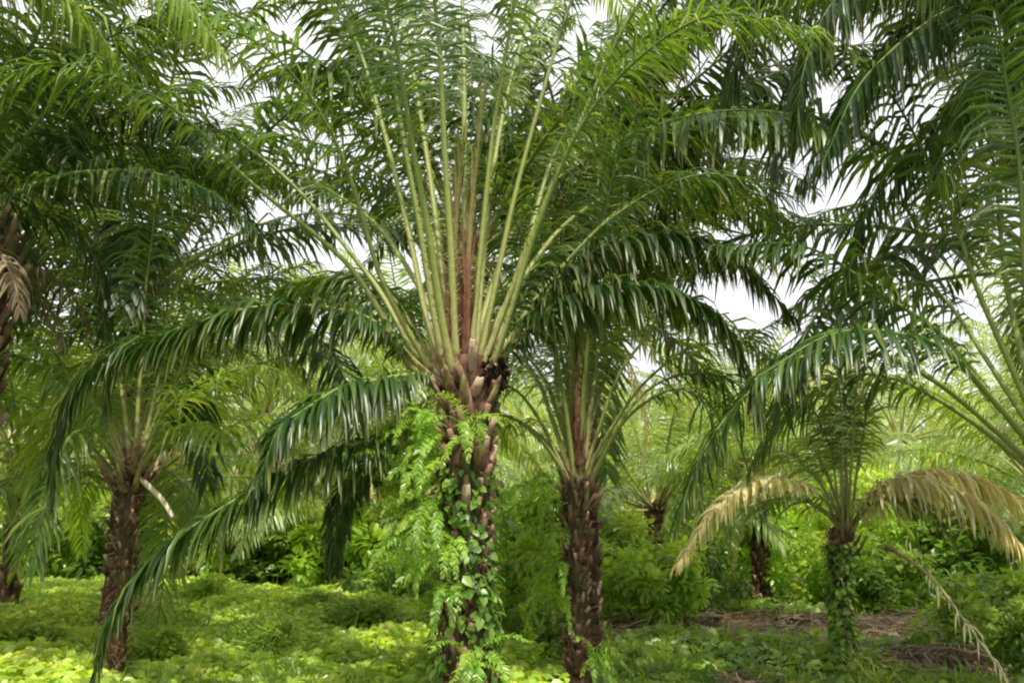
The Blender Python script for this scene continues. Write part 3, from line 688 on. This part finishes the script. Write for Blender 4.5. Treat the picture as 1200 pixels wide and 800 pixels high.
# ------------------------------------------------------------------ ground
xs = np.concatenate([np.linspace(-600, -45, 20), np.linspace(-44, 44, 177), np.linspace(45, 600, 20)])
ys = np.concatenate([np.linspace(-300, -5, 12), np.linspace(-4, 60, 129), np.linspace(62, 900, 24)])
X, Yy = np.meshgrid(xs, ys); Z = gz(X, Yy) * np.clip(1.5 - np.abs(X) / 60, 0, 1)
def soil(x, y):
    """1 where the ground is bare litter"""
    a = np.clip(1.5 * np.exp(-(((y - 18.2 - 0.02 * x) / 1.6) ** 2)), 0, 1) * (x > 1.6) * (x < 12)
    b_ = np.clip(1.4 * np.exp(-(((x - 6.2) / 0.9) ** 2 + ((y - 13.8) / 1.5) ** 2)), 0, 1)
    c = np.exp(-(((x - 2.9) / 0.5) ** 2 + ((y - 12.2) / 0.9) ** 2))
    d = np.exp(-(((x + 1.9) / 0.8) ** 2 + ((y - 15.5) / 1.5) ** 2))
    e = 0.9 * np.exp(-(((y - 28.0) / 2.2) ** 2))
    return np.clip(a + b_ + c + d + e, 0, 1)
g = Geo(); ny, nx = X.shape; idx = np.arange(nx * ny).reshape(ny, nx)
g.add(np.stack([X, Yy, Z], -1), np.stack([idx[:-1, :-1], idx[:-1, 1:], idx[1:, 1:], idx[1:, :-1]], -1), (0.25 - 0.6 * soil(X, Yy)).ravel())
tag(g.obj('ground', GROUND), kind='structure')

# bright leafy creeper over the left ground
def cover_patch(name, label, n, xr, yr, mask, hmax, size, mat, cat):
    g = Geo()
    x = rng.uniform(*xr, n); y = yr[0] * (yr[1] / yr[0]) ** rng.random(n)
    keep = rng.random(n) < mask(x, y); x, y = x[keep], y[keep]; n = len(x)
    mound = 0.5 + 0.28 * np.sin(x * 2.3 + 1.1 * np.sin(y * 1.3)) * np.sin(y * 2.0 + np.sin(x * 1.7)) + 0.22 * np.sin(x * 0.8 + 2) * np.sin(y * 0.63 + x * 0.3)
    z = gz(x, y) + hmax * (0.25 + 0.75 * mound) * (1 - rng.random(n) ** 2.2 * 0.8)
    an = rng.uniform(0, 6.28, n)
    d = np.stack([np.cos(an), np.sin(an), rng.normal(-0.1, 0.3, n)], 1)
    nn = nrm(np.stack([rng.normal(0, 0.6, n), rng.normal(-0.25, 0.6, n), np.ones(n)], 1))
    var = np.clip(0.3 + 0.4 * mound + rng.normal(0, 0.2, n), 0, 1)
    leaves(g, np.stack([x, y, z], 1), d, nn, rng.uniform(*size, n), var)
    return tag(g.obj(name, mat), label, cat, kind='stuff')
cover_patch('ground_cover', 'bright green leafy creeper covering the sunlit ground', 120000, (-15, 0.6), (9.5, 26.0),
            lambda x, y: np.clip(1.2 - 1.6 * soil(x, y), 0, 1) * np.clip((0.9 - x - 0.03 * y) * 1.5, 0, 1), 0.55, (0.06, 0.16), COVER, 'creeper')
cover_patch('undergrowth', 'dull green low weeds between the palm trunks', 70000, (-22, 22), (10, 48.0),
            lambda x, y: np.clip(0.9 - 1.4 * soil(x, y), 0, 1) * np.where((x < 0.3) & (y < 26), 0.0, 1.0), 0.22, (0.09, 0.22), BUSH, 'weeds')

# grass: clumps of blades
g = Geo(); nt_ = 3600
x = np.where(rng.random(nt_) < 0.6, rng.uniform(-1.5, 10.5, nt_), rng.uniform(-12, -1.5, nt_)); y = 10.2 * (24 / 10.2) ** rng.random(nt_)
pat = np.sin(x * 1.3 + 0.5) * np.sin(y * 0.9 + x * 0.4) + rng.normal(0, 0.4, nt_)
keep = (pat > -0.35) & (rng.random(nt_) > 1.1 * soil(x, y)); x, y = x[keep], y[keep]
nb = 26; bx_ = np.repeat(x, nb) + rng.normal(0, 0.09, len(x) * nb); by_ = np.repeat(y, nb) + rng.normal(0, 0.09, len(x) * nb); n = len(bx_)
d = np.stack([rng.normal(0, 0.45, n), rng.normal(0, 0.45, n), np.ones(n)], 1)
strips(g, np.stack([bx_, by_, gz(bx_, by_) - 0.01], 1), d, nrm(rng.normal(size=(n, 3)) + np.array([0, -0.4, 0])), np.repeat(rng.uniform(0.16, 0.42, len(x)) + 0.3 * (x < -1.5), nb) * rng.uniform(0.6, 1.2, n),
       rng.uniform(0.010, 0.024, n), rng.uniform(0.3, 1.8, n), np.clip(np.repeat(rng.normal(0.5, 0.2, len(x)), nb) + rng.normal(0, 0.15, n), 0, 1), 3, 0, prof=[0.8, 1, 0.7, 0.05])
tag(g.obj('grass', GRASS), 'tufted green grass among the trunks and low weeds', 'grass', kind='stuff')

# litter of dead leaflets on bare soil
g = Geo(); n = 34000
x = rng.uniform(-12, 14, n); y = 10.5 * (30 / 10.5) ** rng.random(n); keep = rng.random(n) < 0.05 + 0.95 * soil(x, y); x, y = x[keep], y[keep]; n = len(x)
an = rng.uniform(0, 6.28, n)
strips(g, np.stack([x, y, gz(x, y) + rng.uniform(0.01, 0.12, n)], 1), np.stack([np.cos(an), np.sin(an), rng.normal(0.05, 0.15, n)], 1), nrm(np.stack([rng.normal(0, 0.3, n), rng.normal(0, 0.3, n), np.ones(n)], 1)),
       rng.uniform(0.2, 0.6, n), rng.uniform(0.015, 0.045, n), rng.uniform(0, 0.4, n), rng.random(n), 2, 0)
tag(g.obj('leaf_litter', LEAF_BROWN), 'brown dead leaflets scattered on bare soil', 'leaf litter', kind='stuff')

# ------------------------------------------------------------------ bushes (shared meshes)
def bush_mesh(seed, n=2600, mat=BUSH):
    g = Geo(); r_ = np.random.default_rng(seed)
    cl = 26; cc = np.stack([r_.normal(0, 0.42, cl), r_.normal(0, 0.42, cl), r_.uniform(0.15, 0.95, cl)], 1); cc[:, :2] *= (1.15 - 0.6 * cc[:, 2:3])
    wch = r_.integers(0, cl, n); u = nrm(r_.normal(size=(n, 3)))
    P = cc[wch] + u * (0.19 * r_.random(n)[:, None] ** 0.4); P[:, 2] = np.abs(P[:, 2])
    d = u + np.array([0, 0, -0.35]) + r_.normal(0, 0.4, (n, 3))
    nn = nrm(u + np.array([0, 0, 0.9]) + r_.normal(0, 0.35, (n, 3)))
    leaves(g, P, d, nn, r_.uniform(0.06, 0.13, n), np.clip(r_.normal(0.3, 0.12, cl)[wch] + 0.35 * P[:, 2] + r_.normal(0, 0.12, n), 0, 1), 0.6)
    for i in range(9):
        c, _ = spline([np.array([*r_.normal(0, 0.08, 2), -0.05]), cc[i] * 0.5, cc[i]], 8)
        tube(g, c, np.linspace(0.016, 0.005, 8), 0.5, 0.3, 5, mat=1)
    return g.mesh('bush', [mat, STEM])
BM = [bush_mesh(s_, mat=BUSH if s_ % 2 else FERN) for s_ in range(6)]
bushes = [  # px, Y, height, width, label
 (600, 15.0, 1.7, 1.3, 'bright tall bush filling the gap between the two front trunks'),
 (632, 13.0, 1.0, 0.9, 'low leafy bush at the foot of the bare shaggy trunk'),
 (760, 18.5, 1.5, 1.6, 'broad green bush beside the bare soil strip'),
 (812, 21.5, 1.6, 1.4, 'leafy bush behind the bare soil strip, near the short trunk'),
 (985, 22.0, 1.7, 1.6, 'leafy bush behind the vine-wrapped young palm'),
 (1060, 21.0, 1.2, 1.5, 'bush under the bleached dry frond, beyond the soil'),
 (1170, 15.5, 1.2, 1.4, 'bush at the frame edge under the bleached dry frond'),
 (1195, 12.6, 1.0, 0.9, 'near dark bush below the edge palm'),
 (700, 22.0, 1.9, 1.9, 'bush seen just behind the bare shaggy trunk'),
 (470, 20.0, 1.2, 1.4, 'bush behind the ferns of the large trunk'),
 (240, 27.5, 1.9, 2.0, 'dark round bush past the far edge of the creeper'),
 (340, 27.5, 1.5, 2.4, 'low wide bush past the far edge of the creeper'),
 (60, 27.0, 1.8, 2.2, 'bush near the pale brown trunk past the creeper'),
 (130, 26.5, 2.4, 2.6, 'tall dark bush past the creeper beside the thin-trunked palm'),
 (430, 26.0, 2.3, 2.6, 'tall bush past the creeper behind the trailing ferns'),
 (655, 25.5, 2.6, 2.6, 'tallest bush between the front trunks, far behind'),
 (900, 27.0, 2.6, 3.0, 'wide bush bank behind the short bare trunk'),
 (1110, 25.5, 2.4, 2.8, 'tall bush bank behind the bleached dry frond'),
 (540, 25.0, 2.2, 2.2, 'tall bush behind the large palm trunk'),
]
for i, (px, Y, h, w, lab) in enumerate(bushes):
    p = at(px, 700, Y); b_ = bpy.data.objects.new('bush', BM[i % 6]); col.objects.link(b_)
    b_.location = (p[0], Y, float(gz(p[0], Y)) - 0.03); b_.scale = (w, w, h); b_.rotation_euler.z = rng.uniform(0, 6.28)
    tag(b_, lab, 'bush', 'bushes growing between the palms')
for i in range(9):
    x, y = rng.uniform(-7.5, -1.2), rng.uniform(12.0, 22); b_ = bpy.data.objects.new('weed_clump', BM[(i * 2) % 6]); col.objects.link(b_)
    b_.location = (x, y, float(gz(x, y)) + 0.12); w = rng.uniform(0.6, 1.2); b_.scale = (w, w * rng.uniform(0.6, 1), rng.uniform(0.35, 0.55)); b_.rotation_euler.z = rng.uniform(0, 6.28)
    tag(b_, 'low ragged green weed clump standing out of the bright creeper', 'weed', 'weed clumps in the bright creeper')
for i in range(40):
    Y = rng.uniform(29, 52); x = rng.uniform(-0.62, 0.62) * Y; b_ = bpy.data.objects.new('bush', BM[i % 6]); col.objects.link(b_)
    b_.location = (x, Y, -0.05); w = rng.uniform(2.0, 3.4); b_.scale = (w, w, rng.uniform(1.9, 3.4)); b_.rotation_euler.z = rng.uniform(0, 6.28)
    tag(b_, 'distant low bush under the rear palms', 'bush', 'distant bushes under the rear palms')

# far wood closing the horizon
g = Geo(); n = 42000
x = rng.uniform(-75, 75, n); y = rng.uniform(62, 80, n)
top = 9.0 + 2.0 * np.sin(x * 0.35) + 1.4 * np.sin(x * 0.9 + 1.0)
z = top * rng.random(n) ** 0.8
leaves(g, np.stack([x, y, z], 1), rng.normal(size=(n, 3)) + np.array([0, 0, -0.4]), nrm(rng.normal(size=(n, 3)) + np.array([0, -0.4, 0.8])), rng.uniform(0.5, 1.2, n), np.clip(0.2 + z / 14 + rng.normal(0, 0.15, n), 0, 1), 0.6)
tag(g.obj('far_wood', LEAF_FAR_HAZE), 'hazy mass of far green foliage beyond the rows', 'wood', kind='stuff')

# ------------------------------------------------------------------ ferns and creepers on trunks
def fern(P0, az, n, L_, label, mat=FERN, spread=1.2, up=25):
    g = Geo(); P0 = np.asarray(P0)
    for i in range(n):
        a = az + rng.uniform(-spread, spread); l = L_ * rng.uniform(0.6, 1.15)
        c = arch(up + rng.normal(0, 25), rng.uniform(70, 120), l, 1.1, 18, a) + P0 + rng.normal(0, 0.05, 3)
        frond_geo(c, np.array([math.cos(a), math.sin(a)]), g, g, l, leafy=0.08, ll=0.085 * (L_ / 0.7) ** 0.5, lw=0.017, spacing=0.019, droop=0.5, wb=0.010, k=2, fold=0, seg=4, flare=1.0, lean=rng.normal(0, 0.5), vshift=rng.normal(0, 0.12))
    o = g.obj('fern', mat, None, P0); o.location = P0
    return tag(o, label, 'fern', 'ferns growing on the palm trunks')
ferns = [
 (510, 505, 9.05, 200, 20, 0.8, 'large bright fern spilling from the front trunk below its crown'),
 (500, 560, 9.1, 190, 18, 0.8, 'bright fern mid-way up the front trunk, hanging toward the dark frond'),
 (505, 620, 9.05, 205, 18, 0.8, 'fern hanging low on the front trunk above the creeper'),
 (545, 500, 8.95, 265, 12, 0.6, 'small fern facing forward just under the front palm crown'),
 (512, 535, 9.0, 180, 20, 0.72, 'feathery light fern at the top of the front trunk fern mass'),
 (508, 600, 9.0, 215, 20, 0.75, 'long trailing fern in the middle of the front trunk fern mass'),
 (530, 640, 8.95, 240, 14, 0.6, 'short fern on the face of the front trunk, among vine leaves'),
 (525, 690, 9.0, 230, 12, 0.55, 'small fern near the front trunk foot'),
 (560, 770, 8.95, 290, 14, 0.6, 'fern tuft at the very foot of the front trunk'),
 (655, 620, 10.65, 215, 12, 0.55, 'dark fern on the side of the bare shaggy trunk'),
 (652, 575, 10.65, 190, 14, 0.6, 'fern high on the bare shaggy trunk, under its crown'),
 (655, 660, 10.65, 205, 14, 0.65, 'trailing fern half-way down the bare shaggy trunk'),
 (655, 700, 10.65, 220, 14, 0.6, 'fern low on the bare shaggy trunk'),
 (690, 770, 10.55, 300, 12, 0.55, 'fern at the foot of the bare shaggy trunk'),
]
for (px, py, Y, az, n, L_, lab) in ferns: fern(at(px, py, Y), R(az), n, L_, lab)
# ground ferns
for (px, Y, n, L_, lab) in [(610, 11.6, 22, 0.9, 'spreading fern on the ground between the two front trunks'),
                            (600, 13.5, 22, 1.1, 'taller ground fern behind the gap of the two front trunks'),
                            (470, 11.5, 18, 0.7, 'ground fern beside the front trunk in the creeper')]:
    p = at(px, 700, Y); o = fern((p[0], Y, float(gz(p[0], Y)) + 0.1), R(270), n, L_, lab, spread=3.1, up=65)
    o['group'] = 'ferns growing on the ground'

def vine(root, h0, h1, r, n, label, azr=(150, 400), mat=VINE, cx=0.0):
    g = Geo(); base = np.asarray(root.location)
    z = rng.uniform(h0, h1, n); strand = rng.integers(0, 9, n)
    a = R(azr[0]) + (R(azr[1]) - R(azr[0])) * (strand + 0.5) / 9 + 0.35 * np.sin(z * 3 + strand) + rng.normal(0, 0.2, n)
    o_ = np.stack([np.cos(a), np.sin(a), 0 * a], 1)
    P = base + o_ * (r * rng.uniform(0.98, 1.35, n))[:, None]; P[:, 2] = base[2] + z
    d = np.stack([rng.normal(0, 0.5, n), rng.normal(0, 0.5, n), rng.uniform(-1.2, -0.2, n)], 1) + o_ * 0.5
    leaves(g, P, d, nrm(o_ + np.array([0, 0, 0.5]) + rng.normal(0, 0.3, (n, 3))), rng.uniform(0.035, 0.13, n), np.clip(rng.normal(0.5, 0.28, n), 0, 1), 0.7)
    for s_ in range(9):
        zz = np.linspace(max(h0 - 0.3, 0), h1, 22); aa = R(azr[0]) + (R(azr[1]) - R(azr[0])) * (s_ + 0.5) / 9 + 0.35 * np.sin(zz * 3 + s_)
        tube(g, base + np.stack([np.cos(aa) * r * 1.02, np.sin(aa) * r * 1.02, zz], 1), 0.009, 0.5, 0.3, 5, np.array([1.0, 0.3, 0.1]), mat=1)
    return tag(g.obj('climbing_vine', [mat, STEM]), label, 'vine', 'vines climbing the palm trunks')
vine(E, 0.1, hE - 0.2, 0.12, 800, 'leafy vine wrapped round the young palm trunk')
vine(A, 0.2, 2.5, 0.25, 700, 'broad-leaved vine climbing the front trunk under the ferns')

# fallen yellow frond leaning to the ground, right
c, L_ = spline([at(1040, 640, 12.4), at(1090, 675, 12.0), at(1140, 740, 11.6), at(1195, 815, 11.2)], 30)
lg, sg = Geo(), Geo()
frond_geo(c, nrm((c[-1] - c[0])[:2]), lg, sg, L_, leafy=0.25, ll=0.3, lw=0.03, spacing=0.09, droop=2.2, wb=0.06)
f = sg.obj('fallen_frond', PETIOLE_DRY, None, c[-1]); f.location = c[-1]
tag(f, 'yellow broken frond slanting down to the ground beside the vine-wrapped palm', 'fallen frond')
o = lg.obj('leaflets', LEAF_DRY, f, c[-1])

# heaps of dead fronds on the soil
def heap(px, Y, n, w, label):
    p = at(px, 740, Y); base = np.array([p[0], Y, float(gz(p[0], Y))]); g = Geo()
    for i in range(n):
        a = rng.uniform(0, math.pi * 2); l = rng.uniform(1.0, 2.0) * w
        st = base + np.array([rng.normal(0, 0.35 * w), rng.normal(0, 0.3 * w), rng.uniform(0.05, 0.3)])
        c = arch(rng.uniform(-5, 12), 22, l, 1.0, 14, a) + st - np.array([math.cos(a), math.sin(a), 0]) * l * 0.5
        c[:, 2] = np.maximum(c[:, 2], gz(c[:, 0], c[:, 1]) + 0.03)
        frond_geo(c, np.array([math.cos(a), math.sin(a)]), g, g, l, leafy=0.15, ll=0.4, lw=0.03, spacing=0.06, droop=1.0, wb=0.06, k=2, fold=0, seg=5)
    o = g.obj('frond_heap', LEAF_BROWN, None, base); o.location = base
    return tag(o, label, 'frond heap', 'heaps of dead fronds')
heap(1110, 14.0, 14, 1.0, 'brown heap of dead fronds beside the fallen yellow frond')
heap(810, 19.5, 14, 1.3, 'brown heap of dead fronds on the soil strip behind the shaggy trunk')
heap(925, 18.6, 10, 1.0, 'smaller brown frond heap near the vine-wrapped palm')
heap(445, 15.2, 6, 0.6, 'small grey brown frond heap in the bright creeper')

# ------------------------------------------------------------------ light
SUN_EL, SUN_AZ = R(62), R(168)          # azimuth from +Y toward +X
w = bpy.data.worlds.new('World'); sc.world = w; w.use_nodes = True
N, L = w.node_tree.nodes, w.node_tree.links
bgn = N['Background']
sk = N.new('ShaderNodeTexSky'); sk.sky_type = 'NISHITA'; sk.sun_disc = False
sk.sun_elevation = SUN_EL; sk.sun_rotation = SUN_AZ; sk.dust_density = 4.0; sk.air_density = 1.2
hs = N.new('ShaderNodeHueSaturation'); hs.inputs['Saturation'].default_value = 0.3
L.new(sk.outputs[0], hs.inputs['Color'])
tcw = N.new('ShaderNodeTexCoord'); cn = N.new('ShaderNodeTexNoise'); cn.inputs['Scale'].default_value = 2.2; cn.inputs['Detail'].default_value = 5
L.new(tcw.outputs['Generated'], cn.inputs['Vector'])
cr = ramp(N, [(0.3, (0.7, 0.7, 0.7)), (0.6, (0.97, 0.97, 0.97))]); L.new(cn.outputs['Fac'], cr.inputs['Fac'])
cm_ = N.new('ShaderNodeMix'); cm_.data_type = 'RGBA'; L.new(cr.outputs['Color'], cm_.inputs[0])
L.new(hs.outputs[0], cm_.inputs[6]); cm_.inputs[7].default_value = (9.0, 9.0, 9.2, 1)      # thin bright cloud over the sky
L.new(cm_.outputs[2], bgn.inputs['Color'])
bgn.inputs['Strength'].default_value = 0.15
sun = bpy.data.objects.new('sun', bpy.data.lights.new('sun', 'SUN')); col.objects.link(sun)
sun.data.energy = 4.8; sun.data.angle = R(0.6); sun.data.color = (1.0, 0.95, 0.86)
dv = Vector((math.sin(SUN_AZ) * math.cos(SUN_EL), math.cos(SUN_AZ) * math.cos(SUN_EL), math.sin(SUN_EL)))
sun.rotation_euler = dv.to_track_quat('Z', 'Y').to_euler()
sun.location = (0, 0, 20)

sc.view_settings.view_transform = 'Standard'; sc.view_settings.look = 'None'; sc.view_settings.exposure = 0; sc.view_settings.gamma = 1
sc.cycles.max_bounces = 8; sc.cycles.transmission_bounces = 6; sc.cycles.diffuse_bounces = 5
sc.cycles.filter_width = 2.2
